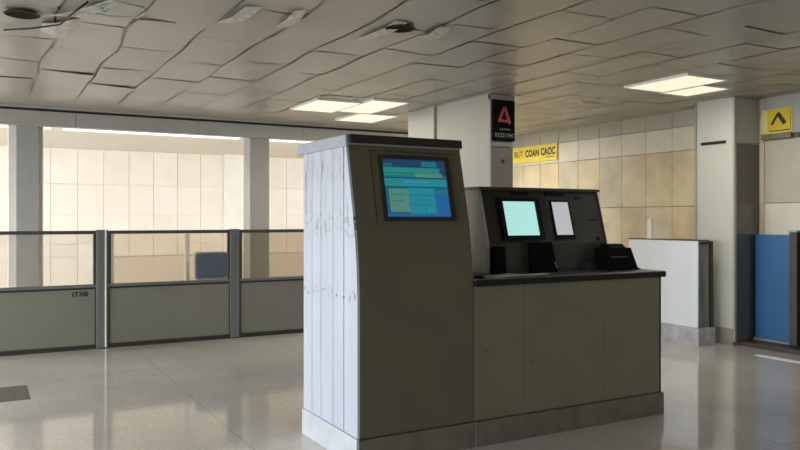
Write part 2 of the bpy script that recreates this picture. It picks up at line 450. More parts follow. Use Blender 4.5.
t = thing('column', 'wide pale pier carrying the black sign behind the counter', 'column', (5.3, 7.03, 0), kind='structure')
bm = bmesh.new(); box(bm, 5.12, 5.435, 7.06, 8.19, 0, H); obj('shaft', bm, M['pier'], t)
bm = bmesh.new(); box(bm, 5.08, 5.48, 8.20, 8.86, 0, H); obj('side_panel', bm, M['pier'], t)
bm = bmesh.new(); box(bm, 5.135, 5.445, 7.03, 7.06, 0, 2.33); box(bm, 5.135, 5.445, 7.03, 7.06, 2.40, H - .06); obj('end_panel', bm, M['pier_dark'], t, bevel=.003)
bm = bmesh.new(); box(bm, 5.115, 5.14, 7.024, 7.07, 0, H); box(bm, 5.115, 5.455, 7.015, 7.06, H - .07, H - .01); box(bm, 5.14, 5.445, 7.02, 7.05, 2.34, 2.39)
obj('edge_trim', bm, M['side_grey'], t)
bm = bmesh.new(); tube(bm, [(5.10, 8.36, 2.30), (5.085, 8.36, 2.33), (5.085, 8.36, 2.40), (5.10, 8.36, 2.43)], .012); obj('hook', bm, M['dark_brown'], t)

t = thing('column', 'tall pale clad column at right with dark polished side facing the hall', 'column', (8.0, 6.0, 0), kind='structure')
bm = bmesh.new(); box(bm, 7.77, 8.2, 5.82, 6.345, 0.2, H - .0); obj('shaft', bm, M['col_clad'], t, bevel=.004)
bm = bmesh.new(); box(bm, 7.775, 8.22, 5.80, 5.83, 0.05, 2.395); obj('polished_side', bm, M['col_metal'], t)
bm = bmesh.new(); box(bm, 7.775, 8.22, 5.80, 5.83, 2.41, H - .01); obj('upper_side_panel', bm, M['band_grey'], t)
bm = bmesh.new(); box(bm, 7.77, 8.2, 5.83, 6.345, 0, .2); obj('base', bm, mat('column_base_stone', (.33, .31, .25), .4, var=.2), t)
bm = bmesh.new(); box(bm, 7.755, 7.79, 5.79, 5.815, .05, H - .01); box(bm, 7.755, 7.79, 6.335, 6.36, .05, H - .01); obj('corner_bead', bm, M['side_grey'], t)

# ------------------------------------------------------------------ kiosk tower
KX0, KX1, KB = 1.985, 2.828, 4.93
FRONT = [(4.07, .17), (4.07, 1.0), (4.083, 1.22), (4.115, 1.45), (4.235, 1.965)]
def yfront(z):
    for (y0, z0), (y1, z1) in zip(FRONT, FRONT[1:]):
        if z <= z1: return y0 + (y1 - y0) * (z - z0) / (z1 - z0)
    (y0, z0), (y1, z1) = FRONT[-2:]
    return y1 + (y1 - y0) / (z1 - z0) * (z - z1)
t = thing('information_kiosk', 'tall kiosk with weathered white plank side and leaning olive front holding a blue-green screen', 'kiosk', (2.4, 4.5, 0))
# front panel
bm = bmesh.new()
prism_x(bm, FRONT + [(FRONT[-1][0] + .03, 1.965)] + [(y + .03, z) for y, z in FRONT[::-1][1:]], KX0 + .012, KX1)
obj('front_panel', bm, M['front'], t)
bm = bmesh.new()
box(bm, KX0 + .012, KX1, KB - .03, KB, .17, 1.96)                    # back
prism_x(bm, [(y + .03, z) for y, z in FRONT] + [(KB - .03, 1.965), (KB - .03, .17)], KX1 - .02, KX1 - .002)
prism_x(bm, [(y + .03, z) for y, z in FRONT] + [(KB - .03, 1.965), (KB - .03, .17)], KX0 + .012, KX0 + .03)
obj('carcass', bm, M['front'], t)
# planked side
bm = bmesh.new()
def plank(ya, yb, front=False):
    if front: prof = [(y, z) for y, z in FRONT] + [(yb, 1.965), (yb, .17)]
    else: prof = [(ya, .17), (ya, 1.965), (yb, 1.965), (yb, .17)]
    prism_x(bm, prof, KX0 - .006, KX0 + .012)
cuts = [4.262, 4.425, 4.62, 4.775, KB]
prism_x(bm, [(y, z) for y, z in FRONT] + [(4.2585, 1.965), (4.2585, .17)], KX0 - .004, KX0 + .012)
for a, b in zip(cuts, cuts[1:]): plank(a + .0035, b - .0035)
obj('side_planks', bm, M['planks'], t)
# cap
bm = bmesh.new()
hexa(bm, [(KX0 - .012, 4.215, 1.952), (KX0 + .012, 4.215, 1.952), (KX0 + .012, KB + .07, 1.952), (KX0 - .03, KB + .07, 1.952),
          (KX0 - .008, 4.235, 2.025), (KX0 + .012, 4.235, 2.025), (KX0 + .012, KB + .07, 2.025), (KX0 - .026, KB + .07, 2.025)])
obj('cap_side', bm, M['cap_pale'], t, bevel=.003)
bm = bmesh.new(); prism_x(bm, [(4.205, 1.975), (4.215, 2.03), (KB + .02, 2.03), (KB + .02, 1.975)], KX0 + .012, KX1 + .005)
obj('cap', bm, M['cap_dark'], t, bevel=.004)
bm = bmesh.new(); prism_x(bm, [(4.218, 1.966), (4.218, 1.973), (4.27, 1.973), (4.27, 1.966)], KX0 + .015, KX1)
obj('cap_strip', bm, M['side_grey'], t)
# plinth
bm = bmesh.new(); box(bm, KX0, KX1, 4.055, KB - .01, 0, .165); obj('plinth', bm, M['plinth'], t, bevel=.003)
bm = bmesh.new(); box(bm, KX0 - .020, KX0, 4.05, KB - .005, 0, .175); obj('plinth_side', bm, M['plinth_pale'], t, bevel=.003)
# joint line between tower front and inset monitor panel
def on_front(bm, x0, x1, z0, z1, d0, d1, mi=0):
    """slab lying on the leaning front between distances d0 (in) and d1 (out)"""
    ya, yb = yfront(z0), yfront(z1)
    hexa(bm, [(x0, ya - d1, z0), (x1, ya - d1, z0), (x1, ya - d0, z0), (x0, ya - d0, z0),
              (x0, yb - d1, z1), (x1, yb - d1, z1), (x1, yb - d0, z1), (x0, yb - d0, z1)], mi)
bm = bmesh.new()
on_front(bm, 2.140, 2.790, 1.930, 1.936, -.001, .002); on_front(bm, 2.140, 2.145, 1.465, 1.93, -.001, .002)
obj('panel_joint', bm, M['cap_dark'], t)
bm = bmesh.new()
SX0, SX1, SZ0, SZ1 = 2.218, 2.690, 1.515, 1.885
for d in ((SX0 - .028, SX0, SZ0 - .028, SZ1 + .026), (SX1, SX1 + .03, SZ0 - .028, SZ1 + .026), (SX0, SX1, SZ1, SZ1 + .026), (SX0, SX1, SZ0 - .028, SZ0)):
    on_front(bm, *d, -.002, .014)
fr = obj('screen_frame', bm, M['cap_dark'], t)
SCR = 0.72
cols = {'navy': (.010, .055, .14), 'deep': (.010, .13, .25), 'green': (.02, .30, .22), 'teal': (.010, .20, .28), 'cyan': (.012, .29, .38),
        'blue': (.012, .15, .40), 'khaki': (.10, .30, .22), 'pale': (.08, .34, .38), 'line': (.006, .07, .12)}
keys = list(cols); sm = [emis('screen_' + k2, cols[k2], SCR) for k2 in keys]
bm = bmesh.new(); W_ = SX1 - SX0; H_ = SZ1 - SZ0
def ui(u0, u1, v0, v1, c, lift=1):
    on_front(bm, SX0 + u0 * W_, SX0 + u1 * W_, SZ0 + v0 * H_, SZ0 + v1 * H_, .001, .002 + lift * .0008, keys.index(c))
ui(0, 1, 0, 1, 'teal', 0)
ui(0, 1, .86, 1, 'navy'); ui(.62, .86, .88, .97, 'teal', 2); ui(0, .16, .87, .93, 'deep', 2)
ui(0, .9, .77, .85, 'green'); ui(.9, 1, .72, .85, 'navy'); ui(.0, .96, .70, .76, 'teal'); ui(.02, .5, .72, .74, 'green', 2); ui(.5, .93, .69, .76, 'khaki', 2)
ui(0, 1, .665, .685, 'line'); ui(0, 1, .53, .66, 'cyan'); ui(.08, .3, .57, .61, 'green', 2); ui(.3, .7, .60, .62, 'pale', 2)
ui(0, 1, .505, .52, 'line'); ui(0, 1, .0, .05, 'blue'); ui(0, .36, .05, .50, 'deep')
ui(.06, .36, .08, .48, 'khaki', 2); ui(.36, .78, .05, .50, 'cyan'); ui(.78, 1, .05, .50, 'blue'); ui(.80, .98, .38, .46, 'teal', 2)
ui(.66, .68, .08, .17, 'pale', 2); ui(.37, .78, .36, .38, 'teal', 2); ui(.37, .78, .20, .215, 'teal', 2); ui(.09, .3, .36, .40, 'green', 3); ui(.09, .26, .26, .28, 'teal', 3)
obj('screen', bm, sm, fr)

# ------------------------------------------------------------------ counter
t = thing('service_counter', 'long grey olive service counter with dark stone edge, joined to the kiosk', 'counter', (3.7, 4.5, 0))
CX0, CX1 = 2.832, 4.565
bm = bmesh.new()
xs = [CX0, 3.245, 3.985, CX1]
for a, b in zip(xs, xs[1:]): box(bm, a + .0015, b - .0015, 4.07, 4.09, .17, 1.056)
obj('front_panel', bm, M['counter_front'], t)
bm = bmesh.new(); box(bm, CX0, CX1 - .002, 4.09, 4.85, .15, 1.05); obj('carcass', bm, M['gap'], t)
bm = bmesh.new(); box(bm, CX1 - .002, CX1 + .016, 4.068, 4.86, .16, 1.055); obj('end_panel', bm, M['gap'], t, bevel=.002)
bm = bmesh.new(); box(bm, CX0, CX1 + .03, 4.052, 4.87, 0, .165); obj('baseboard', bm, M['plinth'], t, bevel=.003)
bm = bmesh.new(); box(bm, CX0, CX1 + .03, 4.045, 4.88, 1.094, 1.102); obj('worktop', bm, M['worktop'], t, bevel=.002)
bm = bmesh.new(); box(bm, CX0 - .006, CX1 + .035, 4.035, 4.06, 1.056, 1.098); box(bm, CX1 + .01, CX1 + .035, 4.06, 4.88, 1.056, 1.098)
box(bm, CX0, CX1 + .01, 4.06, 4.87, 1.06, 1.094); obj('worktop_edge', bm, M['granite'], t, bevel=.003)
for (xx, zz) in ((2.93, .62), (3.31, .52)):
    bm = bmesh.new(); bmesh.ops.create_uvsphere(bm, u_segments=8, v_segments=6, radius=.006, matrix=Matrix.Translation((xx, 4.07, zz))); obj('screw_hole', bm, M['gap'], t)

# ------------------------------------------------------------------ console on the counter
CT = 1.102
t = thing('terminal_console', 'charcoal console with lit cyan screen standing on the counter', 'console', (3.75, 4.6, CT))
A0, A1 = 3.19, 4.36
CF = [(4.42, CT), (4.425, 1.32), (4.53, 1.70)]
def yc(z):
    for (y0, z0), (y1, z1) in zip(CF, CF[1:]):
        if z <= z1: return y0 + (y1 - y0) * (z - z0) / (z1 - z0)
    return CF[-1][0] + (z - 1.70) * .27
def on_c(bm, x0, x1, z0, z1, d0, d1, mi=0, sk=0.0):
    ya, yb = yc(z0), yc(z1)
    hexa(bm, [(x0 + sk, ya - d1, z0), (x1 + sk, ya - d1, z0), (x1 + sk, ya - d0, z0), (x0 + sk, ya - d0, z0),
              (x0, yb - d1, z1), (x1, yb - d1, z1), (x1, yb - d0, z1), (x0, yb - d0, z1)], mi)
bm = bmesh.new(); prism_x(bm, CF + [(4.535, 1.715), (4.84, 1.715), (4.84, CT)], A0 + .02, A1 - .015); obj('housing', bm, M['housing'], t)
bm = bmesh.new(); prism_x(bm, [(4.41, CT), (4.415, 1.32), (4.525, 1.72), (4.85, 1.72), (4.85, CT)], A0 - .005, A0 + .02); obj('side_panel', bm, mat('pale_side_metal', (.48, .48, .46), .4, var=.1), t, bevel=.003)
bm = bmesh.new(); prism_x(bm, [(4.41, CT), (4.415, 1.32), (4.525, 1.72), (4.85, 1.72), (4.85, CT)], A1 - .015, A1); obj('side_panel', bm, M['housing'], t, bevel=.003)
bm = bmesh.new(); prism_x(bm, [(4.50, 1.716), (4.505, 1.738), (4.86, 1.738), (4.86, 1.716)], A0 - .01, A1 + .005); obj('top', bm, M['housing'], t, bevel=.003)
bm = bmesh.new(); on_c(bm, A0 + .02, 3.80, 1.325, 1.70, .0, .006); obj('monitor_panel', bm, M['housing_dark'], t)
bm = bmesh.new(); on_c(bm, 3.81, 4.25, 1.13, 1.655, .0, .005); obj('access_door', bm, M['housing'], t, bevel=.002)
# monitor
bm = bmesh.new()
X0, X1, Z0, Z1 = 3.375, 3.685, 1.378, 1.632
for d in ((X0 - .035, X0, Z0 - .035, Z1 + .03), (X1, X1 + .035, Z0 - .035, Z1 + .03), (X0, X1, Z1, Z1 + .03), (X0, X1, Z0 - .035, Z0)): on_c(bm, *d, .004, .03)
mf = obj('monitor_frame', bm, M['black'], t)
bm = bmesh.new(); on_c(bm, X0, X1, Z0, Z1, .004, .014, 0)
for k in range(7):
    zz = Z0 + .03 + k * .03
    on_c(bm, X0 + .03, X0 + .12 + .14 * random.random(), zz, zz + .004, .013, .0148, 1)
on_c(bm, X0 + .012, X0 + .016, Z0 + .01, Z1 - .02, .013, .0148, 1)
obj('screen', bm, [emis('cyan_screen', (.42, .77, .71), 1.0), emis('cyan_screen_lines', (.36, .70, .66), 1.0)], mf)
bm = bmesh.new(); on_c(bm, 3.855, 4.02, 1.378, 1.632, .004, .012); obj('side_screen', bm, emis('lavender_screen', (.46, .46, .50), 1.0), t)
bm = bmesh.new(); on_c(bm, 3.845, 4.035, 1.345, 1.378, .004, .02); on_c(bm, 3.842, 3.855, 1.378, 1.64, .004, .014); on_c(bm, 4.02, 4.033, 1.378, 1.64, .004, .014); on_c(bm, 3.842, 4.033, 1.632, 1.645, .004, .014)
obj('side_screen_frame', bm, M['black'], t)
for a, b, z in ((3.475, 3.65, 1.678), (3.81, 4.0, 1.678), (4.11, 4.17, 1.66)):
    bm = bmesh.new(); on_c(bm, a, b, z, z + .028 if b - a > .1 else z + .012, .002, .010); obj('slot', bm, M['black'], t)
bm = bmesh.new(); on_c(bm, 4.265, 4.285, 1.33, 1.36, .0, .012); obj('latch', bm, M['black'], t)
bm = bmesh.new(); on_c(bm, 4.22, 4.30, 1.49, 1.497, .0, .006); obj('seam', bm, M['black'], t)

# things on the worktop
def tapered(name, x0, x1, y0, y1, z0, z1, tx, ty, m, parent, bevel=.004):
    bm = bmesh.new()
    hexa(bm, [(x0, y0, z0), (x1, y0, z0), (x1, y1, z0), (x0, y1, z0),
              (x0 + tx[0], y0 + ty, z1), (x1 - tx[1], y0 + ty, z1), (x1 - tx[1], y1, z1), (x0 + tx[0], y1, z1)])
    return obj(name, bm, m, parent, bevel)
t = thing('equipment_box', 'low black box tucked beside the grey console side panel', 'box', (3.27, 4.38, CT))
tapered('casing', 3.215, 3.32, 4.36, 4.405, CT, 1.30, (0, 0), .01, M['black_matt'], t)
B('front_lip', M['black'], t, 3.225, 3.31, 4.35, 4.362, CT + .004, CT + .02)
t = thing('equipment_box', 'tall tapered black box standing below the cyan screen, left of the console door', 'box', (3.67, 4.37, CT))
tapered('casing', 3.56, 3.79, 4.34, 4.405, CT, 1.325, (-.015, .035), .03, M['black_matt'], t)
bm = bmesh.new(); tube(bm, [(3.778, 4.338, CT + .03), (3.772, 4.342, CT + .05), (3.762, 4.346, CT + .075)], .004); obj('cord', bm, M['side_grey'], t)
printer = t = thing('desktop_printer', 'black desktop machine with raised lid at the right end of the counter', 'printer', (4.37, 4.33, CT))
tapered('casing', 4.20, 4.53, 4.245, 4.40, CT, 1.275, (.01, .055), .03, M['black_matt'], t)
tapered('lid', 4.255, 4.44, 4.29, 4.39, 1.275, 1.305, (.012, .02), .02, M['black'], t)
B('paper_slot', M['housing'], t, 4.25, 4.42, 4.262, 4.27, 1.20, 1.21)
t = thing('ledge_box', 'small dark blue box between console and black desktop machine', 'box', (4.17, 4.385, CT))
bm = bmesh.new(); box(bm, 4.09, 4.19, 4.34, 4.405, CT, 1.165); obj('casing', bm, mat('navy_plastic', (.012, .016, .03), .4), t, bevel=.003)
bm = bmesh.new(); tube(bm, [(4.475, 4.37, 1.262), (4.51, 4.385, 1.27), (4.535, 4.39, 1.235), (4.555, 4.385, 1.17), (4.575, 4.36, 1.112), (4.585, 4.31, 1.107), (4.55, 4.25, 1.107)], .005)
obj('cord', bm, M['black'], printer, smooth=True)
for i, (x0, y0, w, d, r, lb) in enumerate(((3.02, 4.13, .30, .16, .2, 'pale paper sheet lying at the left end of the worktop'),
                                         (3.28, 4.16, .26, .09, -.25, 'narrow cream paper strip lying on worktop in front of the console'))):
    bm = bmesh.new(); box(bm, -w / 2, w / 2, -d / 2, d / 2, 0, .003)
    bmesh.ops.bisect_plane(bm, geom=bm.verts[:] + bm.edges[:] + bm.faces[:], plane_co=(0, 0, 0), plane_no=(1, 0, 0))
    for v in bm.verts:
        if v.co.x > w / 4: v.co.z += .006
    bmesh.ops.transform(bm, matrix=Matrix.Translation((x0 + w / 2, y0 + d / 2, CT + .001)) @ Matrix.Rotation(r, 4, 'Z'), verts=bm.verts)
    tag(obj('paper_sheet', bm, M['paper']), lb, 'paper')
t = thing('desk_clip', 'small black block at the left front corner of the worktop', 'clip', (3.06, 4.12, CT))
tapered('block', 2.88, 2.94, 4.10, 4.14, CT, CT + .02, (.005, .005), .005, M['black'], t, .002)
B('foot', M['black_matt'], t, 2.875, 2.945, 4.095, 4.145, CT, CT + .004)

# ------------------------------------------------------------------ glass partition
PY = 9.30
def bay(x0, x1, label, gl):
    t = thing('glass_partition', label, 'partition', ((x0 + x1) / 2, PY, 0), 'glass partition bays')
    bm = bmesh.new()
    f = .032
    box(bm, x0, x1, PY - .025, PY + .025, 1.325, 1.365)                       # top rail
    box(bm, x0, x0 + f, PY - .02, PY + .02, .745, 1.325); box(bm, x1 - f, x1, PY - .02, PY + .02, .745, 1.325)
    box(bm, x0, x0 + f * .6, PY - .02, PY + .02, .05, .70); box(bm, x1 - f * .6, x1, PY - .02, PY + .02, .05, .70)
    obj('frame', bm, M['frame'], t, bevel=.003)
    bm = bmesh.new(); box(bm, x0, x1, PY - .028, PY + .028, .712, .745); obj('mid_rail', bm, M['post'], t, bevel=.003)
    bm = bmesh.new(); box(bm, x0, x1, PY - .018, PY + .018, .690, .712); obj('shadow_strip', bm, M['gap'], t)
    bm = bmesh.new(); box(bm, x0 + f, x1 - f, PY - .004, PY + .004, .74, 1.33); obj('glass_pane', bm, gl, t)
    bm = bmesh.new(); box(bm, x0 + f * .6, x1 - f * .6, PY - .012, PY + .012, .045, .692); obj('lower_panel', bm, M['panel'], t)
    bm = bmesh.new(); box(bm, x0, x1, PY - .03, PY + .03, 0, .05); obj('base_shadow_strip', bm, M['gap'], t)  # solid dark strip painted for the shadow gap at the floor
    return t
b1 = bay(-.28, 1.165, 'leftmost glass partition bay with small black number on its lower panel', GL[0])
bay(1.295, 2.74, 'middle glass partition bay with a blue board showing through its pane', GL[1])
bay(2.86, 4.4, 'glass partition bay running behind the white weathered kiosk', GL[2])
text('number_marking', '17', .075, face_minus_y(.935, PY - .0135, .634), M['ink'], b1, .001, .062, .004)
text('number_marking', '345', .075, face_minus_y(1.03, PY - .0135, .637), M['ink'], b1, .001, .095, .004)
for (x0, x1, lb) in ((1.185, 1.285, 'aluminium partition post between the numbered bay and the middle bay'),
                     (2.755, 2.852, 'dark partition post between middle bay and the bay behind kiosk')):
    t = thing('partition_post', lb, 'post', ((x0 + x1) / 2, PY, 0), 'partition posts')
    bm = bmesh.new(); box(bm, x0 - .018, x1 + .008, PY - .03, PY + .03, .006, 1.375); obj('upright', bm, M['post'], t, bevel=.006)
    bm = bmesh.new(); box(bm, x1 - .028, x1 - .012, PY - .042, PY - .028, .01, 1.37); obj('cover_highlight_strip', bm, M['white'] if x0 < 2 else M['post'], t, bevel=.003)  # white on the left post paints a highlight along it
    bm = bmesh.new(); box(bm, x0, x1, PY - .045, PY + .045, 0, .008); obj('base_plate', bm, M['gap'], t)

# things seen through the glass
t = thing('notice_board', 'blue board with pale rounded frame standing behind the middle glass pane', 'board', (2.68, 9.92, 0))
bm = bmesh.new(); box(bm, 2.475, 2.885, 9.91, 9.93, .72, 1.045); bmesh.ops.bevel(bm, geom=[e for e in bm.edges if abs(e.verts[0].co.y - e.verts[1].co.y) > .01], offset=.035, segments=4, profile=0.5, affect='EDGES'); obj('face', bm, M['blue_dull'], t)
bm = bmesh.new(); box(bm, 2.455, 2.905, 9.925, 9.95, .70, 1.065); bmesh.ops.bevel(bm, geom=[e for e in bm.edges if abs(e.verts[0].co.y - e.verts[1].co.y) > .01], offset=.045, segments=4, profile=0.5, affect='EDGES'); obj('frame', bm, M['white'], t)
for xx in (2.52, 2.82):
    bm = bmesh.new(); tube(bm, [(xx, 9.94, .72), (xx, 9.95, 0)], .015); obj('leg', bm, M['side_grey'], t)
    bm = bmesh.new(); box(bm, xx - .02, xx + .02, 9.78, 10.12, 0, .02); obj('foot', bm, M['side_grey'], t)
for px_x, lb in ((1.435, 'slender white post behind the left side of middle glass pane'), (2.385, 'slender white post just left of the blue board behind glass'),
                 (2.985, 'slender white post at right of the blue board behind glass')):
    t = thing('white_post', lb, 'post', (px_x, 10.05, 0), 'white posts behind the glass')
    bm = bmesh.new(); tube(bm, [(px_x, 10.05, .012), (px_x, 10.05, 1.33)], .034, 16); obj('shaft', bm, M['post_white'], t, smooth=True)
    bm = bmesh.new(); box(bm, px_x - .06, px_x + .06, 9.99, 10.11, 0, .014); obj('base_plate', bm, M['side_grey'], t)

# ------------------------------------------------------------------ ceiling fittings
for xc, lb in ((-.40, 'white strip lamp behind the beam above the far left column'), (2.25, 'white strip lamp behind the beam above the middle partition bay'),
               (4.90, 'white strip lamp behind the beam above the weathered kiosk')):
    t = thing('strip_light', lb, 'strip light', (xc, YH + .58, 2.76), 'strip lamps behind the beam')
    B('body', M['white'], t, xc - 1.28, xc + 1.28, YH + .48, YH + .70, 2.765, 2.789, bevel=.003)
    B('diffuser', emis('strip_diffuser', (1, .97, .92), 1.2), t, xc - 1.25, xc + 1.25, YH + .50, YH + .68, 2.742, 2.766, bevel=.004)
M['lamp'] = emis('warm_diffuser', (.96, .89, .68), .95)
def panel_light(x0, x1, y0, y1, label, group, nl=3):
    t = thing('ceiling_light', label, 'ceiling light', ((x0 + x1) / 2, (y0 + y1) / 2, H - .05), group)
    z0 = H - .024
    bm = bmesh.new(); f = .012
    box(bm, x0, x0 + f, y0, y1, z0, H + .02); box(bm, x1 - f, x1, y0, y1, z0, H + .02)
    box(bm, x0 + f, x1 - f, y0, y0 + f, z0, H + .02); box(bm, x0 + f, x1 - f, y1 - f, y1, z0, H + .02)
    obj('frame', bm, M['white'], t)
    bm = bmesh.new(); w = (x1 - x0 - 2 * f) / nl
    for k in range(nl): box(bm, x0 + f + k * w + .003, x0 + f + (k + 1) * w - .003, y0 + f, y1 - f, z0 + .006, z0 + .02)
    obj('diffuser', bm, M['lamp'], t)
panel_light(3.52, 4.12, 8.32, 9.25, 'long bright ceiling light farthest left, above the weathered kiosk side', 'ceiling lights by the pier')
panel_light(4.12, 4.62, 8.02, 9.10, 'bright ceiling light beside the pale pier, nearest of the group', 'ceiling lights by the pier')
panel_light(4.48, 5.08, 8.75 + .38, 9.95, 'bright ceiling light beside the pale pier, farthest back of the group', 'ceiling lights by the pier')
panel_light(6.12, 6.72, 5.10, 5.95, 'bright ceiling light left of the right column, larger of the pair', 'ceiling lights by the right column')
panel_light(6.74, 7.18, 5.42, 6.00, 'small bright ceiling light directly before the right column top', 'ceiling lights by the right column', 2)

def downlight(x, y, label):
    t = thing('downlight', label, 'downlight', (x, y, H - .04), 'unlit recessed downlights')
    bm = bmesh.new()
    n = 28; r0, r1 = .098, .118
    ra = [bm.verts.new((x + r1 * math.cos(a), y + r1 * math.sin(a), H - .028)) for a in [2 * math.pi * k / n for k in range(n)]]
    rb = [bm.verts.new((x + r0 * math.cos(a), y + r0 * math.sin(a), H - .035)) for a in [2 * math.pi * k / n for k in range(n)]]
    rc = [bm.verts.new((x + r0 * math.cos(a), y + r0 * math.sin(a), H - .015)) for a in [2 * math.pi * k / n for k in range(n)]]
    for k in range(n):
        j = (k + 1) % n
        bm.faces.new((ra[k], ra[j], rb[j], rb[k])); bm.faces.new((rb[k], rb[j], rc[j], rc[k]))
    obj('ring', bm, mat('rusty_ring', (.06, .045, .033), .9, spec=.1), t, smooth=True)
    bm = bmesh.new(); bmesh.ops.create_cone(bm, cap_ends=True, segments=n, radius1=r0, radius2=r0 * .6, depth=.02, matrix=Matrix.Translation((x, y, H - .022)))
    obj('recess', bm, mat('dark_recess', (.03, .02, .013), .95, spec=0.05), t)
def ceil_pt(px, y, z=H - .03):
    """point of the ceiling seen along a bearing"""
    h = math.radians(HEAD); d = (z - 1.5) * 750 / (219 - y); k = (px - 400) / 750 * d
    return (d * math.sin(h) + k * math.cos(h), d * math.cos(h) - k * math.sin(h))
x, y = ceil_pt(400, 29); downlight(x, y, 'dark round downlight hole in the ceiling above the kiosk')
x, y = ceil_pt(22, 15); downlight(x, y, 'dark round downlight hole by the torn ceiling at upper left')

# torn ceiling at upper left
def cp(px, y, dz=0.0):
    q = ceil_pt(px, y); return Vector((q[0], q[1], H - .022 - dz))
def strip(name, pix, m, label, cat, group=None, th=.004, par=None):
    """bent loose sheet: pairs of edge points along its length"""
    bm = bmesh.new(); up = Vector((0, 0, th)); rows = []
    for (a, b, dz) in pix:
        p, q = cp(*a, dz), cp(*b, dz * 1.4)
        rows.append([bm.verts.new(p), bm.verts.new(q), bm.verts.new(q + up), bm.verts.new(p + up)])
    for r0, r1 in zip(rows, rows[1:]):
        for k in range(4): bm.faces.new((r0[k], r0[(k + 1) % 4], r1[(k + 1) % 4], r1[k]))
    bm.faces.new(rows[0][::-1]); bm.faces.new(rows[-1])
    o = obj(name, bm, m, par)
    if label: tag(o, label, cat, group)
    return o
strip('loose_lining', [((42, 17), (60, 17.5), 0), ((62, 13), (84, 14), .02), ((88, 7), (106, 9), .01), ((112, 1), (122, 3), 0)], M['foil'],
      'pale torn lining strip hanging diagonally from the upper left ceiling', 'ceiling lining')
strip('loose_lining', [((42, 25), (40, 31), 0), ((56, 22), (55, 34), .02), ((72, 20), (66, 36), .01), ((80, 20), (70, 36), 0)], M['foil'],
      'crumpled beige lining patch beside the dark downlight hole', 'ceiling lining')
strip('loose_lining', [((88, 10), (92, 13), 0), ((100, 5), (104, 12), .015), ((116, 3), (108, 11), 0)], M['reflection_blue'],
      'small torn lining piece at upper left with a bluish reflection painted on', 'ceiling lining')
strip('loose_lining', [((218, 24), (232, 24), 0), ((232, 17), (247, 18), .015), ((246, 8), (262, 9), 0)], M['foil'],
      'pale lifted strip in the ceiling joint above the middle partition bay', 'ceiling lining')
strip('loose_lining', [((276, 28), (288, 29), 0), ((286, 20), (300, 20), .012), ((294, 13), (306, 12), 0)], M['foil'],
      'pale lifted strip in the ceiling joint above the kiosk cap', 'ceiling lining')
strip('loose_lining', [((358, 40), (366, 41), 0), ((384, 29), (394, 31), .01), ((396, 22), (408, 24), 0)], M['foil'],
      'pale lifted strip running up to the downlight hole above the kiosk', 'ceiling lining')
strip('loose_lining', [((420, 40), (432, 41), 0), ((430, 34), (444, 35), .012), ((440, 28), (450, 29), 0)], M['foil'],
      'short pale lifted strip right of the downlight hole above the kiosk', 'ceiling lining')
bm = bmesh.new(); tube(bm, [cp(*p, d) for p, d in (((4, 31), 0), ((30, 27), .02), ((60, 20), .04), ((75, 8), .03), ((88, 3), 0))], .007, 6)
tag(obj('hanging_cable', bm, M['black'], smooth=True), 'thin dark cable hanging along the torn upper left ceiling', 'cable')
bm = bmesh.new(); tube(bm, [cp(*p, d) for p, d in (((88, 13), 0), ((110, 14.5), .02), ((138, 14.5), .03), ((146, 11), .02), ((144, 7), .01), ((112, 2), 0))], .006, 6)
tag(obj('hanging_cable', bm, M['side_grey'], smooth=True), 'pale looped cable hanging beside the bluish ceiling lining', 'cable')

# ------------------------------------------------------------------ signs
t = thing('hanging_sign', 'black sign with red letter A fixed high on the pale pier', 'sign', (5.31, 7.01, 2.42))
B('board', M['black_matt'], t, 5.135, 5.44, 6.985, 7.03, 2.405, 2.875, bevel=.004)
bm = bmesh.new()
def stroke(bm, pts, w, mtxf, th=.004):
    for (a, b) in zip(pts, pts[1:]):
        a = Vector(a); b = Vector(b); d = (b - a).normalized(); n_ = Vector((-d.y, d.x)) * w / 2
        q = [a + n_, b + n_, b - n_, a - n_]
        hexa(bm, [mtxf(p.x, p.y, 0) for p in q] + [mtxf(p.x, p.y, th) for p in q])
fy = lambda u, v, w: (5.287 + u * .92, 6.985 - w, 2.69 + v)
stroke(bm, [(-.085, -.07), (-.005, .10)], .035, fy); stroke(bm, [(.005, .105), (.085, -.085)], .042, fy); stroke(bm, [(-.08, -.055), (.07, -.055)], .03, fy, .003)
obj('red_emblem', bm, M['red'], t)
text('small_lettering', 'CLOCOEN', .03, face_minus_y(5.295, 6.983, 2.535), M['pale_ink'], t, .001)
text('lettering', "EIZE", .065, face_minus_y(5.225, 6.983, 2.465), M['pale_ink'], t, .001, .14)
text('lettering', "YHC", .065, face_minus_y(5.37, 6.983, 2.465), M['pale_ink'], t, .001, .12)
bm = bmesh.new(); tube(bm, [(5.29, 7.026, 2.15), (5.29, 7.02, 2.19)], .02); tag(obj('wall_plate', bm, M['housing_dark']), 'faint dark plate on the pier panel below the black sign', 'plate')

t = thing('wall_sign', 'long yellow sign with black lettering on the stone wall beside the pier', 'sign', (XR, 9.95, 2.6))
B('board', M['yellow'], t, XR - .03, XR + .004, 9.43, 10.62, 2.47, 2.745, bevel=.003)
text('lettering', 'BUT', .15, face_minus_x(XR - .031, 10.42, 2.615), mat('brown_ink', (.16, .09, .01), .6), t, .001, .24, .002)
text('lettering', 'COAN', .16, face_minus_x(XR - .031, 10.06, 2.615), M['ink'], t, .001, .36, .006)
text('lettering', 'CAOC', .16, face_minus_x(XR - .031, 9.65, 2.620), M['ink'], t, .001, .36, .006)
B('underline', M['ink'], t, XR - .032, XR - .03, 9.50, 9.72, 2.525, 2.537)
t = thing('wall_sign', 'square yellow sign with black pointed symbol high on the right wall', 'sign', (XR, 5.5, 2.6))
B('backing', M['yellow_pale'], t, XR - .035, XR - .02, 5.36, 5.755, 2.515, 2.80)
B('board', M['yellow_deep'], t, XR - .05, XR - .035, 5.375, 5.665, 2.53, 2.79, bevel=.002)
